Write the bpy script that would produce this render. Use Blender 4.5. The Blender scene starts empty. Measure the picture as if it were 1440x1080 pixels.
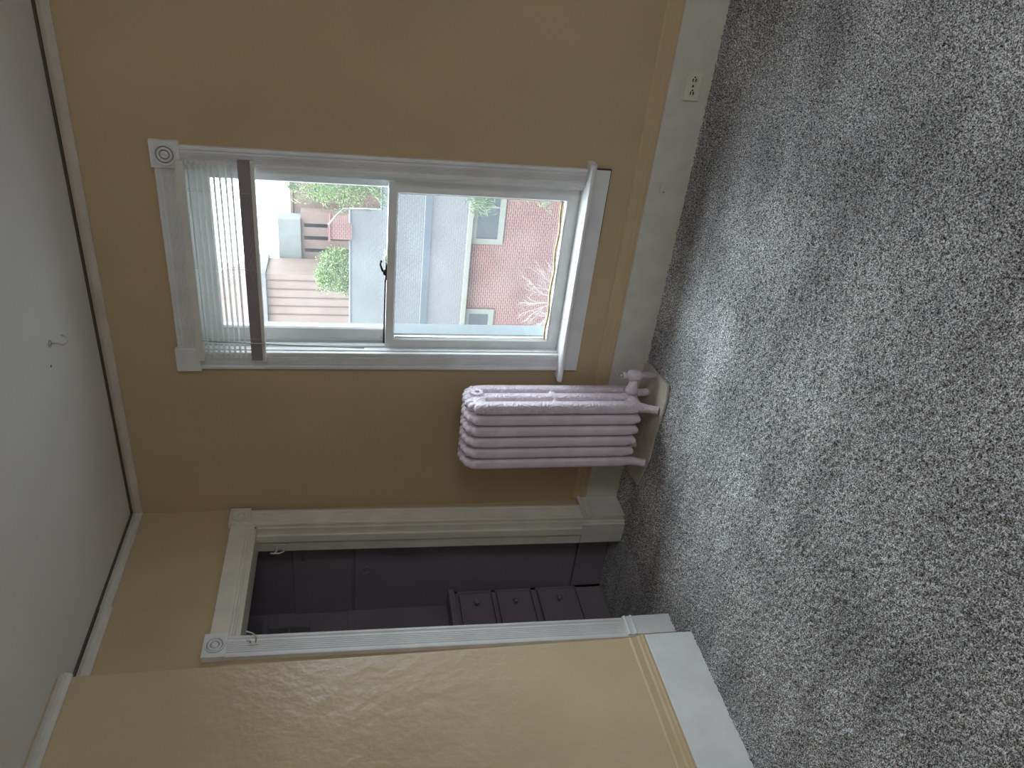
import bpy, bmesh, math, random
import numpy as np
from mathutils import Vector, Matrix, noise as mnoise
random.seed(7); rng = np.random.default_rng(7)
S = bpy.context.scene
C = S.collection
PI = math.pi

# ------------------------------------------------------------------ camera (held sideways: room-up points to image-left)
yaw, pitch, roll = math.radians(31.778), math.radians(11.757), math.radians(0.037)
fw = Vector((-math.sin(yaw)*math.cos(pitch), math.cos(yaw)*math.cos(pitch), -math.sin(pitch)))
rt = Vector((math.cos(yaw), math.sin(yaw), 0)); up = rt.cross(fw)
r2 = rt*math.cos(roll)+up*math.sin(roll); u2 = -rt*math.sin(roll)+up*math.cos(roll)
cam = bpy.data.cameras.new('camera'); cam.sensor_width = 36; cam.lens = 1081.73/1440*36
cam.clip_start = .02; cam.clip_end = 400
co = bpy.data.objects.new('camera', cam); C.objects.link(co); S.camera = co
X, Y, Z = -u2, r2, -fw
M = Matrix(((X.x, Y.x, Z.x, 2.917), (X.y, Y.y, Z.y, -3.3937), (X.z, Y.z, Z.z, 1.5504), (0, 0, 0, 1)))
co.matrix_world = M

# ------------------------------------------------------------------ view, world
S.view_settings.view_transform = 'Standard'; S.view_settings.look = 'None'
S.view_settings.gamma = 1; S.view_settings.use_curve_mapping = False
S.view_settings.exposure = 1.15
S.cycles.max_bounces = 14; S.cycles.diffuse_bounces = 8; S.cycles.transparent_max_bounces = 24
S.cycles.sample_clamp_indirect = 12
SKY = 6.0
W = bpy.data.worlds.new('overcast_sky'); S.world = W; W.use_nodes = True
nt = W.node_tree; nt.nodes.clear()
tc = nt.nodes.new('ShaderNodeTexCoord'); sp = nt.nodes.new('ShaderNodeSeparateXYZ')
ab = nt.nodes.new('ShaderNodeMath'); ab.operation = 'MAXIMUM'; ab.inputs[1].default_value = 0
mu = nt.nodes.new('ShaderNodeMath'); mu.operation = 'MULTIPLY_ADD'       # overcast sky: zenith about twice the horizon
mu.inputs[1].default_value = SKY*1.0; mu.inputs[2].default_value = SKY*0.55
bg = nt.nodes.new('ShaderNodeBackground'); bg.inputs[0].default_value = (.90, .96, 1.04, 1)
ou = nt.nodes.new('ShaderNodeOutputWorld')
nt.links.new(tc.outputs['Generated'], sp.inputs[0]); nt.links.new(sp.outputs['Z'], ab.inputs[0])
nt.links.new(ab.outputs[0], mu.inputs[0]); nt.links.new(mu.outputs[0], bg.inputs[1]); nt.links.new(bg.outputs[0], ou.inputs[0])

def portal(name, loc, rot, sx, sy):
    l = bpy.data.lights.new(name, 'AREA'); l.shape = 'RECTANGLE'; l.size = sx; l.size_y = sy
    l.cycles.is_portal = True
    o = bpy.data.objects.new(name, l); o.location = loc; o.rotation_euler = rot; C.objects.link(o)
portal('window_portal', (1.445, .26, 1.38), (-PI/2, 0, 0), .92, 1.8)
portal('window_portal', (5.76, -3.97, 1.55), (PI/2, 0, PI/2), 1.2, 1.8)  # portal of the unseen window added as fill light

# ------------------------------------------------------------------ materials
def mat(name, col, rough=.6, var=0, vscale=8, bump=0, bscale=60, col2=None, detail=3, metal=0, spec=.5, stretch=None, bdist=.002):
    m = bpy.data.materials.new(name); m.use_nodes = True; t = m.node_tree; b = t.nodes['Principled BSDF']
    b.inputs['Roughness'].default_value = rough; b.inputs['Metallic'].default_value = metal
    b.inputs['Specular IOR Level'].default_value = spec
    c1 = (*col, 1)
    tcn = t.nodes.new('ShaderNodeTexCoord'); src = tcn.outputs['Object']
    if stretch:
        mp = t.nodes.new('ShaderNodeMapping'); mp.inputs['Scale'].default_value = stretch
        t.links.new(src, mp.inputs[0]); src = mp.outputs[0]
    if var or col2:
        n = t.nodes.new('ShaderNodeTexNoise'); n.inputs['Scale'].default_value = vscale; n.inputs['Detail'].default_value = detail
        t.links.new(src, n.inputs['Vector'])
        r = t.nodes.new('ShaderNodeValToRGB'); r.color_ramp.elements[0].position = .35; r.color_ramp.elements[1].position = .68
        r.color_ramp.elements[0].color = (*(x*(1-var) for x in col), 1)
        r.color_ramp.elements[1].color = (*col2, 1) if col2 else (*(min(1, x*(1+var)) for x in col), 1)
        t.links.new(n.outputs['Fac'], r.inputs[0]); t.links.new(r.outputs[0], b.inputs['Base Color'])
    else: b.inputs['Base Color'].default_value = c1
    if bump:
        n = t.nodes.new('ShaderNodeTexNoise'); n.inputs['Scale'].default_value = bscale; n.inputs['Detail'].default_value = 4
        t.links.new(src, n.inputs['Vector'])
        bp = t.nodes.new('ShaderNodeBump'); bp.inputs['Strength'].default_value = bump; bp.inputs['Distance'].default_value = bdist
        t.links.new(n.outputs['Fac'], bp.inputs['Height']); t.links.new(bp.outputs[0], b.inputs['Normal'])
    return m

def brickmat(name, c1, c2, mortar, scale, bw=.5, rh=.25, ms=.02, plane='XZ', bump=.4):
    m = bpy.data.materials.new(name); m.use_nodes = True; t = m.node_tree; b = t.nodes['Principled BSDF']
    b.inputs['Roughness'].default_value = .85
    tcn = t.nodes.new('ShaderNodeTexCoord'); s = t.nodes.new('ShaderNodeSeparateXYZ'); k = t.nodes.new('ShaderNodeCombineXYZ')
    t.links.new(tcn.outputs['Object'], s.inputs[0])
    t.links.new(s.outputs[plane[0]], k.inputs[0]); t.links.new(s.outputs[plane[1]], k.inputs[1])
    br = t.nodes.new('ShaderNodeTexBrick'); br.inputs['Scale'].default_value = scale
    br.inputs['Brick Width'].default_value = bw; br.inputs['Row Height'].default_value = rh; br.inputs['Mortar Size'].default_value = ms
    br.inputs['Color1'].default_value = (*c1, 1); br.inputs['Color2'].default_value = (*c2, 1); br.inputs['Mortar'].default_value = (*mortar, 1)
    t.links.new(k.outputs[0], br.inputs['Vector'])
    n = t.nodes.new('ShaderNodeTexNoise'); n.inputs['Scale'].default_value = .8; n.inputs['Detail'].default_value = 4
    t.links.new(tcn.outputs['Object'], n.inputs['Vector'])
    mx = t.nodes.new('ShaderNodeMix'); mx.data_type = 'RGBA'; mx.blend_type = 'MULTIPLY'; mx.inputs[0].default_value = .45
    rr = t.nodes.new('ShaderNodeValToRGB'); rr.color_ramp.elements[0].position = .3; rr.color_ramp.elements[1].position = .7
    rr.color_ramp.elements[0].color = (.55, .55, .58, 1)
    t.links.new(n.outputs['Fac'], rr.inputs[0]); t.links.new(br.outputs['Color'], mx.inputs[6]); t.links.new(rr.outputs[0], mx.inputs[7])
    t.links.new(mx.outputs[2], b.inputs['Base Color'])
    bp = t.nodes.new('ShaderNodeBump'); bp.inputs['Strength'].default_value = bump; bp.inputs['Distance'].default_value = .01; bp.invert = True
    t.links.new(br.outputs['Fac'], bp.inputs['Height']); t.links.new(bp.outputs[0], b.inputs['Normal'])
    return m

TAN = mat('tan_wall_paint', (.53, .405, .25), .42, .05, 2.5, .35, 38, spec=.4, bdist=.0035, stretch=(1, 1, .6))
TANR = mat('lit_tan_brushed_plaster', (.57, .445, .285), .31, .05, 2.5, .85, 16, spec=.45, bdist=.007, stretch=(1, 1, .8))  # same paint as the other walls, lightened to imitate window light
TANTRIM = mat('tan_trim_paint', (.56, .43, .265), .4, .04, 5, .15, 30, spec=.4)
CEIL = mat('ceiling_paint', (.70, .69, .67), .8, .04, 1.6, .15, 60)
WHITE = mat('white_trim_paint', (.76, .77, .78), .38, .05, 9, .18, 45, spec=.45)
BOUNCEW = mat('bounce_tinted_white_paint', (.70, .67, .59), .42, .06, 9, .2, 45)  # white trim tinted beige, indirect light put into the colour
GREYW = mat('aged_white_paint', (.64, .63, .585), .45, .06, 10, .3, 70)
SASH = mat('sash_paint', (.77, .79, .80), .35, .05, 10, .1, 60)
OUTW = mat('outside_jamb_paint', (0.112, 0.136, 0.152), .5, .05, 10)
CROWN = mat('crown_paint', (.60, .56, .49), .5, .08, 6, .15, 40)
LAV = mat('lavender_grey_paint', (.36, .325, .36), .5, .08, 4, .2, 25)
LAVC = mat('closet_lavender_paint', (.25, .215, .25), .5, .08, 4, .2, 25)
RAD = mat('radiator_paint', (.68, .60, .67), .38, .07, 14, .35, 90)
BLACKM = mat('black_hole', (.02, .02, .02), .6)
DARKM = mat('dark_metal', (.05, .045, .04), .4, metal=.8)
STEEL = mat('worn_steel', (.5, .5, .48), .35, metal=.9)
PUTTY = mat('cream_putty', (.66, .64, .54), .7, .1, 60)
BEAD = mat('tan_glazing_strip', (.62, .50, .30), .7, .2, 30)
BOARD = mat('worn_board', (.56, .52, .45), .6, .12, 10, .3, 50)
BLIND = mat('blind_vinyl', (.72, .72, .68), .45, .03, 20)
BRAIL = mat('blind_bottom_rail', (.36, .32, .34), .5, .05, 20)
PLASTIC = mat('outlet_plastic', (.70, .68, .61), .4)

def ornament(name, base, sc=24):
    m = base.copy(); m.name = name; t = m.node_tree; b = t.nodes['Principled BSDF']
    tcn = t.nodes.new('ShaderNodeTexCoord')
    n = t.nodes.new('ShaderNodeTexNoise'); n.inputs['Scale'].default_value = sc; n.inputs['Detail'].default_value = 1
    t.links.new(tcn.outputs['Object'], n.inputs['Vector'])
    w = t.nodes.new('ShaderNodeMath'); w.operation = 'MULTIPLY'; w.inputs[1].default_value = 30
    s = t.nodes.new('ShaderNodeMath'); s.operation = 'SINE'
    t.links.new(n.outputs['Fac'], w.inputs[0]); t.links.new(w.outputs[0], s.inputs[0])
    bp = t.nodes.new('ShaderNodeBump'); bp.inputs['Strength'].default_value = .6; bp.inputs['Distance'].default_value = .002
    t.links.new(s.outputs[0], bp.inputs['Height']); t.links.new(bp.outputs[0], b.inputs['Normal'])
    return m
RADO = ornament('ornamented_radiator_paint', RAD)

def glassmat():
    m = bpy.data.materials.new('dusty_glass'); m.use_nodes = True; t = m.node_tree; t.nodes.clear()
    o = t.nodes.new('ShaderNodeOutputMaterial'); tr = t.nodes.new('ShaderNodeBsdfTransparent'); gl = t.nodes.new('ShaderNodeBsdfGlossy')
    tr.inputs[0].default_value = (.93, .96, .95, 1); gl.inputs['Roughness'].default_value = .02
    fr = t.nodes.new('ShaderNodeFresnel')
    ge = t.nodes.new('ShaderNodeNewGeometry'); io = t.nodes.new('ShaderNodeMapRange'); io.inputs[3].default_value = 1.45; io.inputs[4].default_value = 1/1.45
    t.links.new(ge.outputs['Backfacing'], io.inputs[0]); t.links.new(io.outputs[0], fr.inputs[0])   # thin pane: the same mirror on both faces
    m1 = t.nodes.new('ShaderNodeMixShader'); t.links.new(fr.outputs[0], m1.inputs[0]); t.links.new(tr.outputs[0], m1.inputs[1]); t.links.new(gl.outputs[0], m1.inputs[2])
    tl = t.nodes.new('ShaderNodeBsdfTranslucent'); tl.inputs[0].default_value = (.8, .85, .87, 1)
    m2 = t.nodes.new('ShaderNodeMixShader')
    tcn = t.nodes.new('ShaderNodeTexCoord'); n = t.nodes.new('ShaderNodeTexNoise'); n.inputs['Scale'].default_value = 7; n.inputs['Detail'].default_value = 5
    mr = t.nodes.new('ShaderNodeMapRange'); mr.inputs[1].default_value = .3; mr.inputs[2].default_value = .8; mr.inputs[3].default_value = .012; mr.inputs[4].default_value = .026
    t.links.new(tcn.outputs['Object'], n.inputs['Vector']); t.links.new(n.outputs['Fac'], mr.inputs[0])
    t.links.new(mr.outputs[0], m2.inputs[0]); t.links.new(m1.outputs[0], m2.inputs[1]); t.links.new(tl.outputs[0], m2.inputs[2])
    t.links.new(m2.outputs[0], o.inputs[0]); return m
GLASS = glassmat()

def carpetmat():
    m = bpy.data.materials.new('grey_fleck_carpet'); m.use_nodes = True; t = m.node_tree; b = t.nodes['Principled BSDF']
    b.inputs['Roughness'].default_value = .95; b.inputs['Specular IOR Level'].default_value = .1
    b.inputs['Sheen Weight'].default_value = .1
    tcn = t.nodes.new('ShaderNodeTexCoord')
    def noise(scale, detail, rough=.5, st=None, off=0):
        n = t.nodes.new('ShaderNodeTexNoise'); n.inputs['Scale'].default_value = scale; n.inputs['Detail'].default_value = detail; n.inputs['Roughness'].default_value = rough
        src = tcn.outputs['Object']
        mp = t.nodes.new('ShaderNodeMapping'); mp.inputs['Scale'].default_value = st or (1, 1, 1); mp.inputs['Location'].default_value = (off, off, 0)
        if st: mp.inputs['Rotation'].default_value = (0, 0, off)
        t.links.new(src, mp.inputs[0]); t.links.new(mp.outputs[0], n.inputs['Vector']); return n
    n1 = noise(205, 2, .7)
    r = t.nodes.new('ShaderNodeValToRGB'); e = r.color_ramp.elements
    e[0].position = .36; e[0].color = (.03, .03, .031, 1); e[1].position = .62; e[1].color = (.84, .85, .86, 1)
    k = e.new(.5); k.color = (.31, .313, .315, 1)
    t.links.new(n1.outputs['Fac'], r.inputs[0])
    # vacuum tracks: brushed pile, broad streaks of lighter and darker yarn
    n2 = noise(2.6, 2, .5, (1, .32, 1), .5); n3 = noise(4.0, 1, .5, (.35, 1.5, 1), 1.0)
    ad = t.nodes.new('ShaderNodeMath'); ad.operation = 'ADD'; t.links.new(n2.outputs['Fac'], ad.inputs[0]); t.links.new(n3.outputs['Fac'], ad.inputs[1])
    mr = t.nodes.new('ShaderNodeMapRange'); mr.inputs[1].default_value = .75; mr.inputs[2].default_value = 1.3; mr.inputs[3].default_value = .80; mr.inputs[4].default_value = 1.36
    t.links.new(ad.outputs[0], mr.inputs[0])
    mx = t.nodes.new('ShaderNodeMix'); mx.data_type = 'RGBA'; mx.blend_type = 'MULTIPLY'; mx.inputs[0].default_value = 1
    t.links.new(r.outputs[0], mx.inputs[6]); t.links.new(mr.outputs[0], mx.inputs[7]); t.links.new(mx.outputs[2], b.inputs['Base Color'])
    bp = t.nodes.new('ShaderNodeBump'); bp.inputs['Strength'].default_value = .8; bp.inputs['Distance'].default_value = .006
    t.links.new(n1.outputs['Fac'], bp.inputs['Height']); t.links.new(bp.outputs[0], b.inputs['Normal'])
    return m
CARPET = carpetmat()

# ------------------------------------------------------------------ mesh helpers
def box(bm, x0, x1, y0, y1, z0, z1, bev=0):
    n0 = len(bm.verts)
    r = bmesh.ops.create_cube(bm, size=1)
    for v in r['verts']:
        v.co = Vector(((x0+x1)/2+v.co.x*(x1-x0), (y0+y1)/2+v.co.y*(y1-y0), (z0+z1)/2+v.co.z*(z1-z0)))
    if bev:
        es = {e for v in r['verts'] for e in v.link_edges}
        bmesh.ops.bevel(bm, geom=list(es), offset=bev, segments=2, affect='EDGES', profile=.7)
    return bm
def prism(bm, prof, org, U, V, Wd, L):
    """profile [(u,v)] in plane (U,V) at org, extruded L along Wd"""
    org, U, V, Wd = Vector(org), Vector(U), Vector(V), Vector(Wd)
    a = [bm.verts.new(org+U*p[0]+V*p[1]) for p in prof]; b = [bm.verts.new(org+U*p[0]+V*p[1]+Wd*L) for p in prof]
    n = len(prof)
    f = [bm.faces.new(a), bm.faces.new(b[::-1])]
    for i in range(n): f.append(bm.faces.new((a[i], b[i], b[(i+1) % n], a[(i+1) % n])))
    bmesh.ops.recalc_face_normals(bm, faces=f)
    return bm
def tube(bm, pts, r, n=10, cap=True, sx=1):
    pts = [Vector(p) for p in pts]; rs = r if hasattr(r, '__len__') else [r]*len(pts); rings = []
    t0 = (pts[1]-pts[0]).normalized(); ref = Vector((1, 0, 0)) if abs(t0.x) < .9 else Vector((0, 1, 0))
    for i, p in enumerate(pts):
        t = (pts[min(i+1, len(pts)-1)]-pts[max(i-1, 0)]).normalized()
        s = t.cross(ref).normalized(); q = t.cross(s).normalized()
        rings.append([bm.verts.new(p+s*math.cos(2*PI*k/n)*rs[i]+q*math.sin(2*PI*k/n)*rs[i]*sx) for k in range(n)])
    fs = []
    for a, b in zip(rings, rings[1:]):
        for k in range(n): fs.append(bm.faces.new((a[k], a[(k+1) % n], b[(k+1) % n], b[k])))
    if cap: fs.append(bm.faces.new(rings[0][::-1])); fs.append(bm.faces.new(rings[-1]))
    bmesh.ops.recalc_face_normals(bm, faces=fs)
    for f in fs: f.smooth = True
    return bm
def lathe(bm, prof, org, axis, n=24):
    """prof [(r,h)] around axis"""
    org = Vector(org); ax = Vector(axis).normalized(); ref = Vector((0, 0, 1)) if abs(ax.z) < .9 else Vector((1, 0, 0))
    s = ax.cross(ref).normalized(); q = ax.cross(s); rings = []
    for r, h in prof:
        rings.append([bm.verts.new(org+ax*h+(s*math.cos(2*PI*k/n)+q*math.sin(2*PI*k/n))*max(r, 1e-4)) for k in range(n)])
    fs = []
    for a, b in zip(rings, rings[1:]):
        for k in range(n): fs.append(bm.faces.new((a[k], a[(k+1) % n], b[(k+1) % n], b[k])))
    fs.append(bm.faces.new(rings[0][::-1])); fs.append(bm.faces.new(rings[-1]))
    bmesh.ops.recalc_face_normals(bm, faces=fs)
    for f in fs: f.smooth = True
    return bm
def obj(name, bm, m, parent=None, **kw):
    me = bpy.data.meshes.new(name)
    if isinstance(bm, bmesh.types.BMesh): bm.to_mesh(me); bm.free()
    else: me = bm
    if m is not None and not me.materials: me.materials.append(m)
    o = bpy.data.objects.new(name, me); C.objects.link(o)
    if parent: o.parent = parent; o.matrix_parent_inverse = Matrix.Translation(-Vector(parent.location)) if parent.location.length else Matrix()
    for k, v in kw.items(): o[k] = v
    return o
def NB(): return bmesh.new()
def bx(name, m, parent, x0, x1, y0, y1, z0, z1, bev=.002, **kw):
    return obj(name, box(NB(), x0, x1, y0, y1, z0, z1, bev), m, parent, **kw)
def thing(name, label=None, cat=None, loc=(0, 0, 0), group=None, kind=None):
    o = bpy.data.objects.new(name, None); o.location = loc; o.empty_display_size = .1; C.objects.link(o)
    if label: o['label'] = label
    if cat: o['category'] = cat
    if group: o['group'] = group
    if kind: o['kind'] = kind
    return o
bpy.context.view_layer.update()

# ------------------------------------------------------------------ room shell
H = 2.70; XR = 5.7; YB = -4.7; T = .24
OX0, OX1, OZ0, OZ1 = .985, 1.905, .455, 2.285        # window opening
def wall_with_holes(bm, axis, a0, a1, z1, p0, p1, holes):
    """solid wall of boxes with rectangular holes [(u0,u1,z0,z1)] along u"""
    us = sorted({a0, a1, *[h[0] for h in holes], *[h[1] for h in holes]})
    for u0, u1 in zip(us, us[1:]):
        hs = [h for h in holes if h[0] <= u0+1e-6 and h[1] >= u1-1e-6]
        spans = [(0, z1)] if not hs else [(0, hs[0][2]), (hs[0][3], z1)]
        for s0, s1 in spans:
            if s1-s0 < 1e-4: continue
            if axis == 'x': box(bm, u0, u1, p0, p1, s0, s1)
            else: box(bm, p0, p1, u0, u1, s0, s1)
    return bm
bm = wall_with_holes(NB(), 'x', -.95, XR+.1, H+.1, 0, T, [(OX0, OX1, OZ0, OZ1)])
obj('wall_north', bm, TAN, kind='structure')
bm = wall_with_holes(NB(), 'y', -1.30, 0, H+.1, -.12, 0, [(-.945, -.15, 0, 2.10)])
o = obj('wall_west', bm, TAN, kind='structure')
bm = NB(); box(bm, -.12, .152, YB, -1.152, 0, H+.1); obj('wall_west_near', bm, TANR, kind='structure')
bm = wall_with_holes(NB(), 'y', YB-.1, T, H+.1, XR, XR+.1, [(-4.60, -3.35, .65, 2.45)]); obj('wall_east', bm, TAN, kind='structure')  # opening cut for the added fill window
bm = NB(); box(bm, -.12, XR+.1, YB-.1, YB, 0, H+.1); obj('wall_south', bm, TAN, kind='structure')
bm = NB(); box(bm, -.12, XR+.1, YB-.1, T, H, H+.12); obj('ceiling', bm, CEIL, kind='structure')

# carpeted floor: real pile relief where the photo looks, plain beyond
def carpet():
    x0, x1, y0, y1, st = -.12, 3.7, -2.7, 0.0, .0052
    nx, ny = int((x1-x0)/st), int((y1-y0)/st)
    xs = np.linspace(x0, x1, nx); ys = np.linspace(y0, y1, ny)
    h = rng.random((ny, nx))
    h = (h+np.roll(h, 1, 0)+np.roll(h, 1, 1)+np.roll(np.roll(h, 1, 0), 1, 1))/4
    z = (h-.66)*.022
    gx, gy = np.meshgrid(xs, ys)
    jx = (rng.random((ny, nx))-.5)*st*.7; jy = (rng.random((ny, nx))-.5)*st*.7
    jx[:, 0] = jx[:, -1] = 0; jy[0] = jy[-1] = 0
    co_ = np.stack([gx+jx, gy+jy, z], -1).reshape(-1, 3)
    i = (np.arange(ny-1)[:, None]*nx+np.arange(nx-1)[None]).ravel()
    q = np.stack([i, i+1, i+nx+1, i+nx], -1)
    ex = np.array([[-.12, YB], [XR, YB], [XR, y0], [-.12, y0], [x1, y0], [x1, 0], [XR, 0], [-.95, 0], [-.95, -1.3], [-.12, -1.3], [-.12, 0]])
    b0 = len(co_)
    co_ = np.vstack([co_, np.column_stack([ex, np.full(len(ex), -.002)])])
    q = np.vstack([q, [[b0, b0+1, b0+2, b0+3], [b0+4, b0+2, b0+6, b0+5], [b0+8, b0+9, b0+10, b0+7]]])
    me = bpy.data.meshes.new('floor'); me.vertices.add(len(co_)); me.vertices.foreach_set('co', co_.astype(np.float32).ravel())
    me.loops.add(q.size); me.loops.foreach_set('vertex_index', q.astype(np.int32).ravel())
    me.polygons.add(len(q)); me.polygons.foreach_set('loop_start', np.arange(0, q.size, 4, dtype=np.int32))
    me.polygons.foreach_set('use_smooth', np.ones(len(q), bool)); me.update(calc_edges=True)
    return obj('floor', me, CARPET, kind='structure')
carpet()
bm = NB(); box(bm, -.95, XR+.1, YB-.1, T, -.25, -.02); obj('floor_slab', bm, LAV, kind='structure')

# baseboards: white board with a tan painted cap moulding above
def baseboard(name, org, along, out, L, h, cap, t=.02, m=WHITE):
    root = thing(name, kind='structure')
    prof = [(0, -.004), (t, -.004), (t, h-.008), (t-.003, h), (0, h)]
    obj('board', prism(NB(), prof, org, out, (0, 0, 1), along, L), m, root)
    c = [(0, h), (t+.003, h), (t+.004, h+.010), (t-.002, h+.016), (t-.003, h+.028), (t-.010, h+.036), (t-.011, h+cap-.010), (.004, h+cap), (0, h+cap)]
    obj('cap_moulding', prism(NB(), c, org, out, (0, 0, 1), along, L), TANTRIM, root)
    return root
baseboard('baseboard_north', (.022, 0, 0), (1, 0, 0), (0, -1, 0), XR-.022, .193, .075, m=GREYW)
baseboard('baseboard_west', (.152, -1.156, 0), (0, -1, 0), (1, 0, 0), abs(YB)-1.156, .231, .075)
# crown mouldings (short lengths that do not quite line up, as in the photo)
def crown(n, org, along, out, L, drop=0, h=.052, t=.022):
    prof = [(0, 0), (t*.45, 0), (t, h*.25), (t*.95, h*.55), (t*.5, h*.9), (0, h)]
    obj(f'trim_{n}', prism(NB(), prof, (org[0], org[1], H-.06-drop), out, (0, 0, 1), along, L), CROWN if n == 1 else GREYW, kind='structure')
GAPDARK = mat('dark_gap_colour', (.10, .08, .065), .9)  # dark colour for the strips that stand for gaps and cracks
def gap(org, along, out, L):  # solid strip coloured dark for the shade and dirt of a gap
    prism_ = prism(NB(), [(0, 0), (.013, 0), (.013, .010), (0, .010)], (org[0], org[1], H-.010), out, (0, 0, 1), along, L); obj('crown_gap_shade', prism_, GAPDARK, kind='structure')
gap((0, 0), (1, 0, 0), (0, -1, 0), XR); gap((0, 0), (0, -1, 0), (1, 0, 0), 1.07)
crown(1, (0, 0), (1, 0, 0), (0, -1, 0), XR, 0)
crown(2, (0, 0), (0, -1, 0), (1, 0, 0), .66, 0)
crown(3, (0, -.66), (0, -1, 0), (1, 0, 0), .41, .009, .058, .028)
crown(4, (.152, -1.146), (0, -1, 0), (1, 0, 0), 3.5, 0)

# ------------------------------------------------------------------ window 1
def casing_prof(w, t=.022):
    """fluted flat casing: bead, hollow, five reeds, hollow, bead"""
    p = [(0, 0), (0, t*.9), (.006, t), (.014, t), (.018, t*.72)]
    a, b = .026, w-.026; n = 6
    for i in range(n):
        u = a+(b-a)*i/n; du = (b-a)/n
        p += [(u, t*.72), (u+du*.3, t*.9), (u+du*.7, t*.9)]
    p += [(b, t*.72), (w-.018, t*.72), (w-.014, t), (w-.006, t), (w, t*.9), (w, 0)]
    return p
def rosette(bm, org, n, R):
    prof = [(R, 0), (R, .006), (R*.96, .008), (R*.86, .008), (R*.82, .0012), (R*.68, .0012), (R*.64, .008), (R*.52, .008), (R*.48, .0012), (R*.32, .0012), (R*.28, .008), (R*.12, .0095), (R*.08, .006), (0, .006)]
    return lathe(bm, prof, org, n, 32)
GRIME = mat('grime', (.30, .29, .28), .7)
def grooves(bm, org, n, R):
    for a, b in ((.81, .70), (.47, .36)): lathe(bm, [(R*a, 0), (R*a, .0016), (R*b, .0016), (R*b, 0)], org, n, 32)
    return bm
def build_window(root, dx, m_case, detail=True):
    X0 = lambda v: v+dx
    # casing
    for name, x0, w in (('side_casing', .912, .092), ('side_casing', 1.893, .084)):
        obj(name, prism(NB(), casing_prof(w), (X0(x0), 0, .497), (1, 0, 0), (0, -1, 0), (0, 0, 1), 2.262-.497), m_case, root)
    obj('head_casing', prism(NB(), casing_prof(.098), (X0(1.02), 0, 2.254), (0, 0, 1), (0, -1, 0), (1, 0, 0), 1.885-1.02), m_case, root)
    for x0, x1, z0, z1 in ((.904, 1.022, 2.256, 2.366), (1.882, 1.993, 2.246, 2.361)):
        b = bx('corner_block', m_case, root, X0(x0), X0(x1), -.03, 0, z0, z1, .003)
        if x0 > 1 or not detail: obj('rosette', rosette(NB(), (X0((x0+x1)/2), -.0300, (z0+z1)/2), (0, -1, 0), .044), m_case, b); obj('groove', grooves(NB(), (X0((x0+x1)/2), -.0300, (z0+z1)/2), (0, -1, 0), .044), GRIME, b)
    # stool and apron
    st = NB(); prism(st, [(-.03, 0), (.066, 0), (.075, .006), (.078, .014), (.074, .022), (.064, .027), (-.03, .027)], (X0(.874), 0, .470), (0, -1, 0), (0, 0, 1), (1, 0, 0), 2.013-.874)
    obj('stool', st, m_case, root)
    bx('apron', m_case, root, X0(.912), X0(1.977), -.02, 0, .386, .470, .003)
    if detail:
        bx('apron_gap', GAPDARK, root, X0(1.972), X0(1.981), -.017, 0, .381, .468, .001)  # thin dark boxes drawn as cracks around the apron
        bx('apron_gap', GAPDARK, root, X0(1.62), X0(1.975), -.015, 0, .3815, .388, .001)
    # jambs
    bx('jamb', SASH, root, X0(.984), X0(1.000), 0, T, .455, 2.285, 0)
    bx('jamb', SASH, root, X0(1.888), X0(1.906), 0, T, .455, 2.285, 0)
    bx('head_jamb', SASH, root, X0(1.0), X0(1.888), 0, T, 2.245, 2.285, 0)
    bx('sill', SASH, root, X0(1.0), X0(1.888), .028, T+.03, .455, .488, 0)
    bx('stop', SASH, root, X0(1.0), X0(1.010), .002, .033, .49, 2.245, .002)
    bx('stop', SASH, root, X0(1.872), X0(1.888), .002, .033, .49, 2.245, .002)
    # lower sash: bevelled ring
    def sash(name, ox0, ox1, oz0, oz1, ix0, ix1, iz0, iz1, y0, y1, bev):
        bm = NB()
        def rr(x0, x1, z0, z1, y): return [bm.verts.new((X0(x), y, z)) for x, z in ((x0, z0), (x1, z0), (x1, z1), (x0, z1))]
        A = rr(ox0, ox1, oz0, oz1, y1); B = rr(ox0, ox1, oz0, oz1, y0)
        Cc = rr(ix0-bev, ix1+bev, iz0-bev, iz1+bev, y0); D = rr(ix0, ix1, iz0, iz1, y0+bev*1.2); E_ = rr(ix0, ix1, iz0, iz1, y1)
        for P_, Q_ in ((A, B), (B, Cc), (Cc, D), (D, E_), (E_, A)):
            for i in range(4): bm.faces.new((P_[i], P_[(i+1) % 4], Q_[(i+1) % 4], Q_[i]))
        bmesh.ops.recalc_face_normals(bm, faces=bm.faces[:])
        s = obj(name, bm, SASH, root)
        bx('pane', GLASS, s, X0(ix0-.005), X0(ix1+.005), (y0+y1)/2+.004, (y0+y1)/2+.007, iz0-.005, iz1+.005, 0)
        return s
    lo = sash('lower_sash', 1.002, 1.886, .489, 1.388, 1.060, 1.802, .556, 1.344, .035, .073, .007)
    upp = sash('upper_sash', 1.002, 1.886, 1.35, 2.244, 1.094, 1.813, 1.388, 2.160, .080, .118, .007)
    bx('track', SASH, root, X0(1.0), X0(1.030), .076, .082, 1.39, 2.24, .001); 
    bx('track', SASH, root, X0(1.010), X0(1.020), .034, .060, 1.39, 2.24, .001)
    # outer jamb seen through the glass
    bx('outer_jamb', OUTW, root, X0(1.0), X0(1.040), .130, T, .488, 2.245, .002)
    bx('outer_jamb', OUTW, root, X0(1.850), X0(1.888), .130, T, .488, 2.245, .002)
    return lo, upp
w1 = thing('window_1', 'white painted sash window with fluted casing and a raised blind', 'window', kind='structure')
lo, upp = build_window(w1, 0, WHITE)
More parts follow.
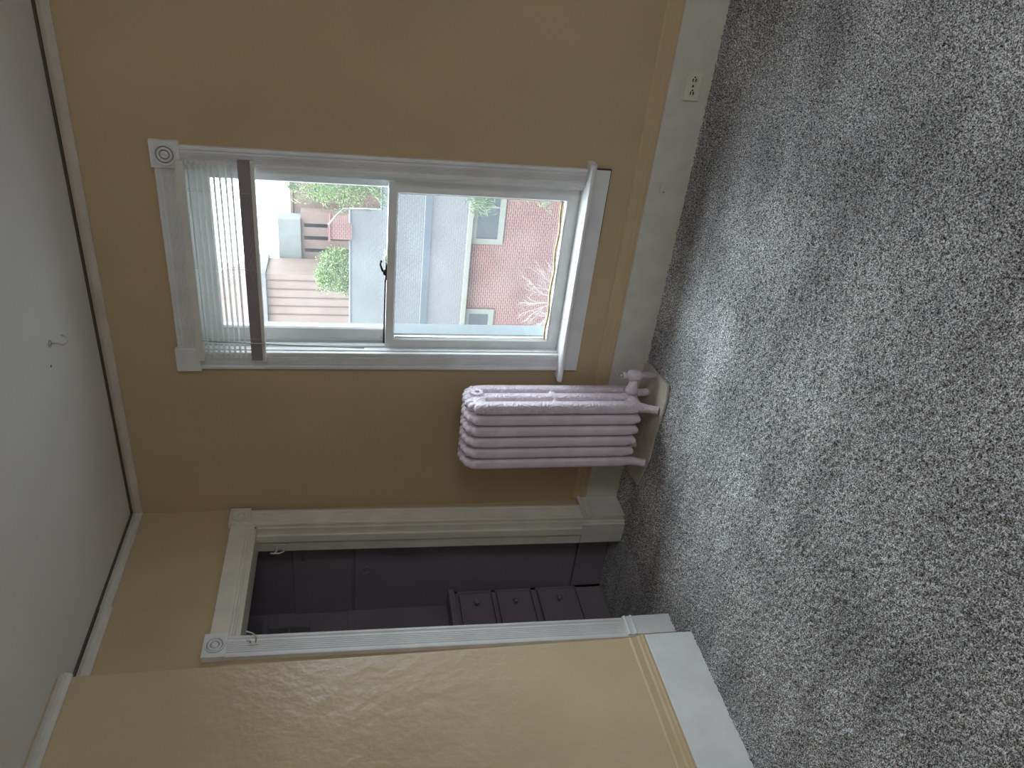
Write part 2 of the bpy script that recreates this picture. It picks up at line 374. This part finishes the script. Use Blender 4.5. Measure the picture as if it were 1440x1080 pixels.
# glazing strip hanging loose along the bottom of the lower pane, and a putty bead
bm = NB(); pts = [(1.06+.742*i/24, .047+.002*math.sin(i*1.3), .566+.004*math.sin(i*.9)+(.008*(i/24))) for i in range(25)]
tube(bm, pts, .0065, 6); obj('glazing_strip', bm, BEAD, lo, label='loose tan glazing strip along the bottom of the pane')
bm = NB(); tube(bm, [(1.8, .05, .575), (1.801, .05, .9), (1.80, .05, 1.34)], .003, 6); tube(bm, [(1.062, .05, .565), (1.061, .05, .8), (1.062, .05, 1.34)], .003, 6)
obj('putty_bead', bm, PUTTY, lo)
bx('weather_strip', DARKM, lo, 1.008, 1.40, .070, .077, 1.389, 1.397, 0, label='dark strip along the top of the meeting rail')
# sash lock and keeper
lk = NB(); box(lk, 1.375, 1.455, .036, .066, 1.388, 1.396, .002); lathe(lk, [(.014, 0), (.014, .008), (.010, .012)], (1.41, .05, 1.395), (0, 0, 1), 16)
tube(lk, [(1.41, .05, 1.403), (1.43, .046, 1.412), (1.455, .040, 1.420), (1.475, .034, 1.416)], [.006, .006, .005, .006], 8)
obj('sash_lock', lk, DARKM, lo, label='dark metal sash lock on the meeting rail')
bm = NB(); lathe(bm, [(.002, 0), (.022, .001), (.016, .010), (.004, .016)], (1.475, .072, 1.388), (0, 0, 1), 12); obj('putty', bm, PUTTY, lo)


bm = NB()
for a in ((-4.60, -4.54, .65, 2.45), (-3.41, -3.35, .65, 2.45), (-4.54, -3.41, .65, .71), (-4.54, -3.41, 2.39, 2.45), (-4.54, -3.41, 1.52, 1.57)): box(bm, XR+.02, XR+.07, *a)
box(bm, XR-.06, XR+.1, -4.65, -3.30, .61, .65)
obj('added_fill_window', bm, WHITE, kind='structure')  # out-of-view window, added to brighten the room

# ------------------------------------------------------------------ mini blind, drawn up to the top
bl = thing('mini_blind', 'short raised white mini blind hanging across the top of the window', 'blind', (1.45, -.045, 2.22))
bx('head_rail', BLIND, bl, .980, 1.922, -.062, -.031, 2.229, 2.262, .002)
sl = None
for i in range(8):
    z = 2.212-.0238*i
    if sl is None:
        bm = NB(); n = 6
        vs = [[bm.verts.new((x, -.0125+.025*k/n, .0018*(1-(2*k/n-1)**2)-.0008)) for k in range(n+1)] for x in (.984, 1.922)]
        vt = [[bm.verts.new((v.co.x, v.co.y, v.co.z+.0006)) for v in row] for row in vs]
        for k in range(n):
            bm.faces.new((vs[0][k], vs[0][k+1], vs[1][k+1], vs[1][k])); bm.faces.new((vt[0][k], vt[1][k], vt[1][k+1], vt[0][k+1]))
        bmesh.ops.recalc_face_normals(bm, faces=bm.faces[:])
        for f in bm.faces: f.smooth = True
        sl = obj('slat', bm, BLIND, bl); o = sl
    else:
        o = sl.copy(); C.objects.link(o)
    o.location = (0, -.047, z); o.rotation_euler = (math.radians(-10), 0, 0)
br_ = bx('bottom_rail', BLIND, bl, .980, 1.940, -.061, -.034, 1.952, 1.968, .004)
for k in range(14):
    bx('stacked_slat', BRAIL, bl, .983, 1.937, -.0605, -.0345, 1.9685+.0036*k, 1.9712+.0036*k, 0)
for x in (1.10, 1.45, 1.80):
    bm = NB(); tube(bm, [(x, -.0605, 2.235), (x, -.0605, 1.97)], .0008, 5); tube(bm, [(x, -.0335, 2.235), (x, -.0335, 1.97)], .0008, 5)
    obj('ladder_cord', bm, BLIND, bl)
bm = NB(); tube(bm, [(1.093, -.070, 2.232), (1.090, -.072, 2.195)], .0018, 6); tube(bm, [(1.090, -.072, 2.200), (1.078, -.074, 1.85), (1.066, -.074, 1.492)], .0034, 8)
obj('tilt_wand', bm, mat('clear_wand', (.45, .46, .45), .3), bl)

# ------------------------------------------------------------------ closet doorway
def lean(o):
    for v in o.data.vertices: v.co.y -= .045*(1-min(v.co.z, 2.1)/2.1)
d1 = thing('door_1', 'white fluted trim around the open closet doorway', 'doorway', kind='structure')
dw = .115
for y0, w, m in ((-.142, .112, BOUNCEW), (-1.000, .117, WHITE)):
    o = obj('side_casing', prism(NB(), casing_prof(w, .026), (0, y0, .2), (0, 1, 0), (1, 0, 0), (0, 0, 1), 2.10-.2), m, d1); lean(o)
hp = [(0, 0), (0, .012), (.006, .016), (.012, .016), (.014, .022), (.020, .024), (.026, .018), (.036, .018), (.040, .024), (.050, .026), (.118, .026), (.122, .022), (.122, 0)]
obj('head_casing', prism(NB(), hp, (0, -.885, 2.056), (0, 0, 1), (1, 0, 0), (0, 1, 0), .76), BOUNCEW, d1)
for y0, y1, z0, z1, m in ((-.142, -.020, 2.085, 2.190, BOUNCEW), (-1.003, -.872, 2.094, 2.196, WHITE)):
    b = bx('corner_block', m, d1, 0, .033, y0, y1, z0, z1, .003)
    obj('rosette', rosette(NB(), (.0330, (y0+y1)/2, (z0+z1)/2), (1, 0, 0), .044), m, b)
    if y0 < -.5: obj('groove', grooves(NB(), (.0330, (y0+y1)/2, (z0+z1)/2), (1, 0, 0), .044), GRIME, b)
pp = [(0, 0), (0, .215), (.018, .222), (.026, .236), (.030, .240), (.036, .228), (.038, .205), (.034, .195), (.034, 0)]
pr = [(0, -.004), (.034, -.004), (.034, .19), (.042, .197), (.040, .204), (.034, .209), (.034, .222), (.040, .230), (.036, .239), (.028, .244), (0, .244)]
obj('plinth', prism(NB(), pr, (0, -1.036, 0), (1, 0, 0), (0, 0, 1), (0, 1, 0), .112), WHITE, d1)
obj('plinth', prism(NB(), pr, (0, -.183, 0), (1, 0, 0), (0, 0, 1), (0, 1, 0), .175), GREYW, d1)
# jamb liners with stop and baseboard return
o = bx('jamb', BOUNCEW, d1, -.150, .012, -.166, -.150, 0, 2.056, 0); lean(o)
o = bx('jamb_stop', BOUNCEW, d1, -.075, -.030, -.180, -.166, 0, 2.05, .002); lean(o)
o = bx('jamb', WHITE, d1, -.150, .012, -.905, -.890, 0, 2.056, 0); lean(o)
bx('head_jamb', BOUNCEW, d1, -.150, .012, -.905, -.150, 2.046, 2.062, 0)
bx('jamb_plinth', GREYW, d1, -.135, .0, -.222, -.205, 0, .25, .003)
# hinge leaf on right jamb casing and hook on the left
bx('hinge_leaf', BOUNCEW, d1, .001, .004, -.1515, -.1505, 1.86, 1.96, 0)
def hook(label, org, R=.004, s=1):
    t = thing('wire_hook', label, 'hook', org)
    x, y, z = org; b = NB()
    box(b, x-.001, x+.003, y-.012*s, y+.012*s, z-.022*s, z+.022*s, .001); obj('hook_plate', b, GREYW, t)
    b = NB(); tube(b, [(x+.002, y, z-.012*s), (x+.03*s, y+.004, z-.018*s), (x+.05*s, y+.012*s, z-.002), (x+.055*s, y+.02*s, z+.028*s)], R*.7, 8)
    tube(b, [(x+.002, y, z+.010*s), (x+.022*s, y-.004, z+.010*s), (x+.030*s, y-.01*s, z+.022*s)], R*.7, 8)
    obj('hook_wire', b, GREYW, t); return t
hook('white coat hook on the left closet casing just below its rosette', (.028, -.935, 1.985), .005, 1)
t = hook('painted hook on the closet right jamb near the top', (-.09, -.20, 1.93), .005, 1.4)
t.rotation_euler = (0, 0, -PI/2)

# ------------------------------------------------------------------ closet interior
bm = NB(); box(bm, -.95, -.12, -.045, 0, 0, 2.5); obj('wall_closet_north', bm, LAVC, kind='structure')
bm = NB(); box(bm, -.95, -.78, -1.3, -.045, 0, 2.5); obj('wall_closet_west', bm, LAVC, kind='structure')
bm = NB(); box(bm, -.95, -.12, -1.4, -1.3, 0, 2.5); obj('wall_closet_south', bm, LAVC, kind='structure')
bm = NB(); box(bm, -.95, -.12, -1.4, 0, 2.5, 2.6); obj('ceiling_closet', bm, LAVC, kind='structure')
cp = thing('closet_panelling', kind='structure')
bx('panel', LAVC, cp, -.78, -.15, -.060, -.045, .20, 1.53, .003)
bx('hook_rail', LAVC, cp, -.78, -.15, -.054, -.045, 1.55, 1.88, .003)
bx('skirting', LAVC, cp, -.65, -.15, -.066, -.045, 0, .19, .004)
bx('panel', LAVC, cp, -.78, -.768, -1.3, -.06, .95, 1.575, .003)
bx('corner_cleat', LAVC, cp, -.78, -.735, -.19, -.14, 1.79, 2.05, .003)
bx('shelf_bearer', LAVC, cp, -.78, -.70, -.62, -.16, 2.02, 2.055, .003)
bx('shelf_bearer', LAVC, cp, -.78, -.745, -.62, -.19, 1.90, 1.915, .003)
for x, z, lab in ((-.317, 1.816, 'upper painted hook on the closet side wall'), (-.418, 1.467, 'lower painted hook on the closet side wall')):
    yy = -.054 if z > 1.6 else -.060
    t = thing('coat_hook', lab, 'hook', (x, yy, z), 'closet wall hooks')
    b = NB(); lathe(b, [(.018, 0), (.018, .003), (.010, .005)], (x, yy, z), (0, -1, 0), 16); obj('hook_plate', b, LAVC, t)
    b = NB(); tube(b, [(x, yy, z), (x, yy-.03, z-.012), (x, yy-.045, z), (x, yy-.047, z+.02)], .004, 8); obj('hook_arm', b, LAVC, t)

# built-in drawers
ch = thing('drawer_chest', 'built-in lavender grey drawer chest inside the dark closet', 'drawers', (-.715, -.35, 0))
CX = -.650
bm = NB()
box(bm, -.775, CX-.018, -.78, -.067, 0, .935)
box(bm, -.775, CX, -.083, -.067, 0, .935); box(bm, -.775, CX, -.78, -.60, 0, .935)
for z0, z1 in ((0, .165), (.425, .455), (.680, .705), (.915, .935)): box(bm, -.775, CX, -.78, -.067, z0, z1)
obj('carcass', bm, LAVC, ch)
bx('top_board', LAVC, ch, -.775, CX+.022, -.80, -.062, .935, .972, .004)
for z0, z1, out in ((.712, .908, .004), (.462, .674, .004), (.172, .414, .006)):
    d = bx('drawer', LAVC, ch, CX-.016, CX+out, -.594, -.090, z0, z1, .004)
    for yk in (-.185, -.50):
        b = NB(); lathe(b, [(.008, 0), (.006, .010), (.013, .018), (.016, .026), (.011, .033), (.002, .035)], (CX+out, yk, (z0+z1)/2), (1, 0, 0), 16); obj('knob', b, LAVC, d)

# ------------------------------------------------------------------ board under the radiator
poly = [(.960, -.022), (.985, -.075), (1.020, -.345), (.93, -.365), (.67, -.335), (.55, -.338), (.325, -.268), (.318, -.10), (.40, -.022)]
bm = NB(); prism(bm, poly, (0, 0, .001), (1, 0, 0), (0, 1, 0), (0, 0, 1), .011)
pad = obj('floor_board', bm, BOARD); pad['label'] = 'worn cream board with clipped corners on the carpet under the radiator'; pad['category'] = 'board'

# ------------------------------------------------------------------ cast iron radiator
def section_mesh(feet, orn):
    bm = NB()
    cols = (-.283, -.206, -.129)
    for yc in cols:
        rings = []; n = 24
        for z, s in ((.10, .8), (.13, .95), (.16, 1), (.5, .97), (.88, 1), (.935, .93), (.955, .75)):
            se = lambda v: math.copysign(abs(v)**.62, v)
            rings.append([bm.verts.new((se(math.cos(2*PI*k/n))*.0295*s, yc+se(math.sin(2*PI*k/n))*.029*s, z)) for k in range(n)])
        for a, b in zip(rings, rings[1:]):
            for k in range(n): bm.faces.new((a[k], a[(k+1) % n], b[(k+1) % n], b[k]))
        bm.faces.new(rings[0][::-1]); bm.faces.new(rings[-1])
    # headers as stretched ellipsoid lumps with scalloped crest
    def lump(y, z, rx, ry, rz):
        r = bmesh.ops.create_uvsphere(bm, u_segments=16, v_segments=10, radius=1)
        for v in r['verts']: v.co = Vector((v.co.x*rx, y+v.co.y*ry, z+v.co.z*rz))
    lump(-.206, .935, .029, .106, .046); lump(-.206, .125, .029, .106, .036)
    for y, z, rz in ((-.293, .945, .022), (-.276, .968, .026), (-.244, .980, .028), (-.206, .985, .030), (-.168, .981, .028), (-.138, .972, .026), (-.118, .955, .020)): lump(y, z, .024, .023, rz)
    for y in (-.295, -.24, -.16, -.10): lump(y, .105, .018, .020, .018)
    lump(-.2, .545, .020, .088, .020)                                   # bridge
    if not orn:
        pass
    # hubs that join the sections
    for z in (.935, .13): 
        tb = NB(); tb.free(); lathe(bm, [(.026, -.034), (.026, .034)], (0, -.185, z), (1, 0, 0), 16)
    if feet:
        for y, dy in ((-.285, -.028), (-.145, .006)):
            tube(bm, [(0, y+.02*(1 if dy < 0 else -1), .15), (0, y, .11), (0, y+dy*.5, .06), (0, y+dy, .022), (0, y+dy*1.15, .013)], [.028, .027, .022, .022, .024], 12)
    if orn:
        lathe(bm, [(.034, .018), (.034, .036), (.022, .038), (.020, .034), (.012, .034), (.011, .046), (.002, .047)], (0, -.185, .940), (1, 0, 0), 18)
    me = bpy.data.meshes.new('tmp'); bm.to_mesh(me); bm.free()
    o = bpy.data.objects.new('tmp', me); C.objects.link(o)
    md = o.modifiers.new('r', 'REMESH'); md.mode = 'VOXEL'; md.voxel_size = .0042 if orn else .0055; md.use_smooth_shade = True
    ms = o.modifiers.new('s', 'SMOOTH'); ms.factor = .5; ms.iterations = 3
    bpy.context.view_layer.update()
    dg = bpy.context.evaluated_depsgraph_get(); out = bpy.data.meshes.new_from_object(o.evaluated_get(dg))
    out.materials.clear(); bpy.data.objects.remove(o); bpy.data.meshes.remove(me); return out
rad = thing('radiator', 'lavender painted cast iron radiator with six sections below the window corner', 'radiator', (.68, -.2, .012))
m_end = section_mesh(True, True); m_mid = section_mesh(False, False); m_far = section_mesh(True, False)
m_end.materials.append(RADO); m_mid.materials.append(RAD); m_far.materials.append(RAD)
for k in range(6):
    me = m_end if k == 0 else (m_far if k == 5 else m_mid)
    o = obj('radiator_section', me, None, rad); o.location = (.850-.0675*k, 0, 0)
# valve, union and supply pipe
v = NB()
lathe(v, [(.026, 0), (.026, .014), (.035, .016), (.035, .036), (.028, .040), (.028, .054), (.023, .056), (.023, .112)], (.870, -.190, .128), (1, 0, 0), 12)
lathe(v, [(.026, -.030), (.030, -.022), (.030, .022), (.024, .032), (.015, .036), (.015, .050), (.018, .052), (.018, .062)], (.985, -.190, .128), (0, 0, 1), 14)
vv = obj('radiator_valve', v, RAD, rad, label='painted valve on the floor pipe')
v = NB(); lathe(v, [(.0195, -.002), (.0195, .09), (.023, .092), (.023, .104)], (.985, -.190, .012), (0, 0, 1), 14); obj('supply_pipe', v, RAD, rad)
v = NB(); lathe(v, [(.010, 0), (.010, .012), (.005, .013), (.005, .028), (.008, .029), (.008, .035)], (.985, -.190, .189), (0, 0, 1), 10); obj('valve_stem', v, STEEL, rad, label='bare metal valve stem')
v = NB(); lathe(v, [(.012, 0), (.012, .02), (.007, .022), (.007, .04)], (.484, -.19, .13), (-1, 0, 0), 10); obj('end_plug', v, RAD, rad)

# ------------------------------------------------------------------ outlet, painted jack, ceiling hook
ol = thing('wall_outlet', 'white double outlet set sideways in the baseboard at right', 'outlet', (2.372, -.022, .083))
bx('cover_plate', PLASTIC, ol, 2.311, 2.433, -.0275, -.020, .048, .118, .002)
for xc in (2.345, 2.399):
    b = NB(); lathe(b, [(.0165, 0), (.0165, .0022), (.015, .003)], (xc, -.0270, .083), (0, -1, 0), 20); r = obj('receptacle', b, PLASTIC, ol)
    b = NB()
    for dz in (-.0065, .0065): box(b, xc-.008, xc+.005, -.0312, -.0297, .083+dz-.0026, .083+dz+.0026)
    lathe(b, [(.0038, 0), (.0038, .001)], (xc+.0105, -.0298, .083), (0, -1, 0), 8)
    obj('slots', b, BLACKM, r)
b = NB(); lathe(b, [(.005, 0), (.005, .0015)], (2.372, -.0270, .083), (0, -1, 0), 10); obj('screw', b, DARKM, ol)
jk = thing('blank_jack', 'small painted-over jack in the baseboard under the window', 'jack', (1.91, -.02, .119))
bx('jack_body', GREYW, jk, 1.895, 1.935, -.026, -.020, .105, .135, .002)
b = NB(); lathe(b, [(.004, 0), (.004, .001)], (1.893, -.0205, .112), (0, -1, 0), 8); obj('jack_hole', b, BLACKM, jk)
hk = thing('ceiling_hook', 'small metal hook screwed into the ceiling', 'hook', (1.316, -.512, 2.70))
b = NB(); lathe(b, [(.014, 0), (.013, .003), (.006, .006)], (1.316, -.512, 2.70), (0, 0, -1), 16); obj('hook_base', b, STEEL, hk)
b = NB(); tube(b, [(1.316, -.512, 2.697), (1.316, -.510, 2.675), (1.306, -.506, 2.655), (1.318, -.500, 2.640), (1.338, -.497, 2.645), (1.346, -.496, 2.660)], .0032, 8); obj('hook_arm', b, STEEL, hk)
b = NB(); lathe(b, [(.006, 0), (.003, .001)], (1.235, -.548, 2.6995), (0, 0, -1), 8); o = obj('screw_hole', b, BLACKM); o['label'] = 'small dark screw hole in the ceiling beside the hook'; o['category'] = 'hole'

# ------------------------------------------------------------------ outside
GZ = -5.75
GRASS = mat('lawn', (0.050, 0.070, 0.030), .9, .3, 3, col2=(0.080, 0.095, 0.050))
bm = NB(); box(bm, -90, 70, .6, 130, GZ-.3, GZ-.02); obj('ground', bm, mat('grey_yard', (.055, .055, .057), .9, .15, 1.5), kind='structure')
bx('lawn', GRASS, None, -40, 20, 16.5, 21.0, GZ-.05, GZ, 0, kind='structure')
BRK = brickmat('house_brick', (0.088, 0.0175, 0.018), (0.108, 0.025, 0.024), (0.126, 0.090, 0.086), 1, .215, .078, .017)
BRK2 = brickmat('far_brick', (0.111, 0.066, 0.055), (0.125, 0.076, 0.063), (0.142, 0.112, 0.092), 1, .215, .078, .008)
SHIN = brickmat('blue_grey_shingle', (0.016, 0.019, 0.022), (0.019, 0.023, 0.026), (0.008, 0.010, 0.011), 1, .3, .14, .022, 'XY')
SHIN2 = brickmat('lavender_grey_shingle', (0.016, 0.017, 0.020), (0.019, 0.019, 0.021), (0.008, 0.009, 0.010), 1, .3, .14, .022, 'XY')
SOFF = mat('cream_wood', (0.101, 0.104, 0.091), .6)
DK = mat('slate_blue_metal', (0.032, 0.043, 0.054), .5)
PANE2 = mat('dark_window_glass', (0.035, 0.043, 0.049), .15)
hs = thing('brick_house', 'red brick house with blue grey shingle roof seen through the lower pane', 'house', (-8, 24, GZ))
hw = NB(); box(hw, -26, 8, 22, 30, GZ, -2.42); obj('wall', hw, BRK, hs)
def slab(bm, pts, t):
    """thick sheet from quad pts (list of xyz), thickness t downward"""
    a = [bm.verts.new(p) for p in pts]; b = [bm.verts.new(Vector(p)-Vector((0, 0, t))) for p in pts]; n = len(pts)
    fs = [bm.faces.new(a), bm.faces.new(b[::-1])]+[bm.faces.new((a[i], b[i], b[(i+1) % n], a[(i+1) % n])) for i in range(n)]
    bmesh.ops.recalc_face_normals(bm, faces=fs); return bm
obj('lower_roof', slab(NB(), [(-26.4, 21.7, -2.36), (8.4, 21.7, -2.36), (8.4, 24.1, -1.29), (-26.4, 24.1, -1.29)], .08), SHIN2, hs)
bx('eave_board', SOFF, hs, -26.4, 8.4, 21.62, 21.70, -2.50, -2.34, .01, label='cream eave board')
bx('upper_fascia', DK, hs, -26.4, 8.4, 24.0, 24.12, -1.36, -1.08, .01, label='dark slate blue gutter between the two roofs')
# upper roof: plane rises from (24.1,-1.12) to ridge (29,1.61)
sl_ = (1.61+1.12)/4.9
zr = lambda y: -1.12+(y-24.1)*sl_
obj('upper_roof', slab(NB(), [(-26.4, 24.1, zr(24.1)), (8.4, 24.1, zr(24.1)), (8.4, 26.75, zr(26.75)), (-7.55, 26.75, zr(26.75)), (-8.35, 29, zr(29)), (-26.4, 29, zr(29))], .1), SHIN, hs)
obj('back_roof', slab(NB(), [(-26.4, 29, zr(29)), (-8.40, 29, zr(29)), (-9.4, 32, zr(26)), (-26.4, 32, zr(26))], .1), SHIN, hs)
b = NB(); tube(b, [(-7.55, 26.75, zr(26.75)+.02), (-8.35, 29, zr(29)+.02)], .03, 6); obj('rake_trim', b, SOFF, hs)
b = NB(); tube(b, [(-26.4, 29, zr(29)), (-8.35, 29, zr(29))], .07, 6); obj('ridge_cap', b, DK, hs)
b = NB(); tube(b, [(-7.5, 26.78, zr(26.75)+.02), (8.4, 26.78, zr(26.75)+.02)], .06, 6); obj('ridge_cap', b, DK, hs)
def hwin(x0, x1, z0, z1, p, y=22, m=SOFF, t=.14, cross=True):
    b = NB(); box(b, x0, x1, y-.06, y, z0, z0+t); box(b, x0, x1, y-.06, y, z1-t, z1); box(b, x0, x0+t, y-.06, y, z0+t, z1-t); box(b, x1-t, x1, y-.06, y, z0+t, z1-t)
    if cross: box(b, (x0+x1)/2-.03, (x0+x1)/2+.03, y-.04, y, z0+t, z1-t)
    f = obj('window', b, m, p); bx('pane', PANE2, f, x0+t, x1-t, y-.02, y-.005, z0+t, z1-t, 0); return f
hwin(-6.98, -4.3, -3.66, -2.50, hs, t=.20)
hwin(-12.2, -9.52, -3.62, -2.50, hs, t=.20)
hwin(-18.2, -15.6, -3.62, -2.50, hs, t=.20)
b = NB(); box(b, -9.75, -9.0, 28.9, 29.9, .2, 2.5, .02); box(b, -9.8, -8.95, 28.85, 29.95, 2.45, 2.56, .01); obj('chimney', b, BRK, hs, label='red brick chimney')
b = NB(); tube(b, [(-7.9, 27.6, .2), (-7.9, 27.6, 1.9), (-8.1, 27.4, 2.15), (-8.5, 27.3, 2.5)], .04, 8); obj('flue_pipe', b, SOFF, hs, label='bent white flue pipe')
# path along the brick wall
PATH = mat('pale_path', (0.078, 0.076, 0.084), .9, .1, 2)
bx('concrete_path', PATH, None, -26, 10, 21.05, 21.95, GZ-.02, GZ+.03, 0, kind='structure')

TANB = mat('tan_siding', (0.123, 0.087, 0.074), .7, .08, 1.2)
LAVR = mat('lavender_cornice', (0.090, 0.087, 0.099), .7, .15, 2)
ROOFP = mat('pink_clay_roof', (0.119, 0.076, 0.069), .8, .1, 2)
tb = thing('tan_building', 'tan building with vertical seams and lavender cornice at left of the view', 'building', (-26, 50, GZ))
bx('wall', TANB, tb, -36, -18.6, 45, 47.7, GZ, 7.05, 0)
bx('cornice', LAVR, tb, -36.3, -18.4, 44.7, 47.9, 7.05, 8.25, .05, label='lavender grey cornice')
b = NB(); slab(b, [(-36, 45, 8.25), (-18.7, 45, 8.25), (-20, 46.3, 12), (-34.7, 46.3, 12)], .2); slab(b, [(-36, 47.6, 8.25), (-34.7, 46.3, 12), (-20, 46.3, 12), (-18.7, 47.6, 8.25)], .2)
slab(b, [(-18.7, 45, 8.25), (-18.7, 47.6, 8.25), (-20, 46.3, 12)], .2); obj('mansard_roof', b, ROOFP, tb)
seam = None
for i in range(28):
    x = -35.8+i*.62
    if seam is None: seam = bx('seam', mat('seam_brown', (.06, .04, .038), .7), tb, -.035, .035, -.05, .0, GZ, 7.05, 0); o = seam  # dark brown strips along the vertical seams
    else: o = seam.copy(); C.objects.link(o)
    o.location = (x, 45, 0)
GREYB = mat('pale_grey_stucco', (0.104, 0.112, 0.108), .8, .08, 1.5)
gb = thing('grey_top_building', 'pink brick building with a pale grey stucco top floor and dark window strips', 'building', (-16.7, 52, GZ))
bx('wall', BRK2, gb, -19.2, -15.5, 48.3, 49.2, GZ, 4.95, 0)
bx('top_floor', GREYB, gb, -19.6, -15.9, 48, 49.2, 4.95, 6.45, .05, label='pale grey stucco top floor')
for x in (-16.4, -17.3, -18.2): 
    f = bx('window', SOFF, gb, x-.19, x+.19, 48.33, 48.41, 1.0, 4.8, 0); bx('pane', DK, f, x-.13, x+.13, 48.30, 48.34, 1.05, 4.75, 0)
rb = thing('pink_brick_building', 'far pink brick building behind the conifer with thin drainpipes', 'building', (-8, 56, GZ))
bx('wall', BRK2, rb, -17.2, 4, 50.2, 60, GZ, 5.55, 0); bx('parapet', BRK2, rb, -17.2, 4.1, 50.1, 60.1, 5.55, 5.75, .02)
for x in (-13.1, -14.2, -11): b = NB(); tube(b, [(x, 50.13, GZ), (x, 50.13, 4.0)], .07, 6); obj('drainpipe', b, DK, rb)

def leafmat(name, a, b_): return mat(name, a, .8, .1, 2.5, col2=b_)
GR1 = leafmat('conifer_green', (0.039, 0.077, 0.036), (0.078, 0.118, 0.046)); GR2 = leafmat('leaf_green', (0.054, 0.103, 0.035), (0.119, 0.167, 0.051)); BARK = mat('bark', (0.069, 0.062, 0.038), .9, .2, 12)
TWIG = mat('pale_twig', (0.190, 0.175, 0.165), .8)
def foliage(pts, per, ln, wd, m, parent, spread, droop=0, name='foliage'):
    """needle or leaf blades around the points"""
    P = np.repeat(np.array(pts), per, 0); N = len(P)
    P = P+rng.normal(size=(N, 3))*spread
    d = rng.normal(size=(N, 3)); d[:, 2] -= droop; d /= np.linalg.norm(d, axis=1)[:, None]
    s = np.cross(d, rng.normal(size=(N, 3))); s /= np.linalg.norm(s, axis=1)[:, None]
    L = ln*(.6+.8*rng.random((N, 1))); w = wd*(.6+.8*rng.random((N, 1)))
    v = np.stack([P, P+d*L*.5+s*w, P+d*L, P+d*L*.5-s*w], 1).reshape(-1, 3)
    q = np.arange(N*4).reshape(N, 4)
    me = bpy.data.meshes.new(name); me.from_pydata(v.tolist(), [], q.tolist()); return obj(name, me, m, parent)
def conifer(label, x, y, h, z0, branches, R):
    t = thing('conifer_tree', label, 'tree', (x, y, z0)); b = NB(); tube(b, [(x, y, z0), (x, y, z0+h)], [.22, .03], 8); obj('trunk', b, BARK, t)
    pts = []; b = NB()
    for i in range(branches):
        f = random.random(); z = z0+h*(.15+.83*f); a = random.random()*2*PI; r = R*random.uniform(.55, 1)
        p0 = Vector((x, y, z)); e = Vector((x+math.cos(a)*r, y+math.sin(a)*r, z-r*.28))
        mid = (p0+e)/2+Vector((0, 0, .08*r)); tube(b, [p0, mid, e], [.03, .018, .006], 5)
        for k in range(9):
            s = .25+.75*k/8; c_ = (p0*(1-s)**2+mid*2*s*(1-s)+e*s*s)
            pts.append(c_[:])
    obj('branches', b, BARK, t); foliage(pts, 44, .20, .010, GR1, t, .10, 1.6); return t
conifer('drooping green conifer outside, right of the window view', -.75, 13.5, 11.5, GZ, 150, 2.0)
def leaftree(label, x, y, h, R, n, z0=GZ, m=GR2, lf=.09):
    t = thing('leafy_tree', label, 'tree', (x, y, z0)); b = NB(); tube(b, [(x, y, z0), (x+.1, y, z0+h*.6)], [.2, .08], 8)
    pts = []
    for i in range(n):
        u = rng.normal(size=3); u /= np.linalg.norm(u); rr = R*random.uniform(.35, 1)**.6
        p = (x+u[0]*rr, y+u[1]*rr, z0+h-R+u[2]*rr*1.2); pts.append(p)
        if i % 6 == 0: tube(b, [(x+.05, y, z0+h*.4), p], [.05, .012], 5)
    obj('trunk', b, BARK, t); foliage(pts, 60, lf, lf*.4, m, t, R*.13); return t
leaftree('round green tree in front of the grey topped building', -14.1, 35.5, 9.0, 1.15, 170)
leaftree('taller green tree in the gap beside the shingle roof', -9.5, 38.5, 10.2, 2.1, 230)
leaftree('low yellow green bush behind the shingle roof at its rake', -7.6, 34.6, 7.0, 1.3, 200, m=leafmat('yellow_green', (.08, .10, .035), (.13, .14, .055)))
# bare shrub by the brick wall
sh = thing('bare_shrub', 'pale leafless shrub in front of the red brick wall', 'shrub', (-8.3, 20.2, GZ)); b = NB()
def twig(p, d, L, r, lv):
    e = p+d*L; m_ = (p+e)/2+Vector((random.uniform(-1, 1), random.uniform(-1, 1), .3))*L*.05
    tube(b, [p, m_, e], [r, r*.8, r*.6], 4, False)
    if lv:
        for _ in range(3):
            q = (d+Vector((random.gauss(0, .35), random.gauss(0, .35), random.gauss(.05, .2)))).normalized(); twig(p+(e-p)*random.uniform(.5, 1), q, L*random.uniform(.5, .75), r*.65, lv-1)
for i in range(9):
    a = -1.1+2.2*i/8; twig(Vector((-8.3+a*.1, 20.2, GZ)), Vector((math.sin(a), random.uniform(-.25, .25), math.cos(a)*1.1)).normalized(), .85, .016, 3)
obj('twigs', b, TWIG, sh)
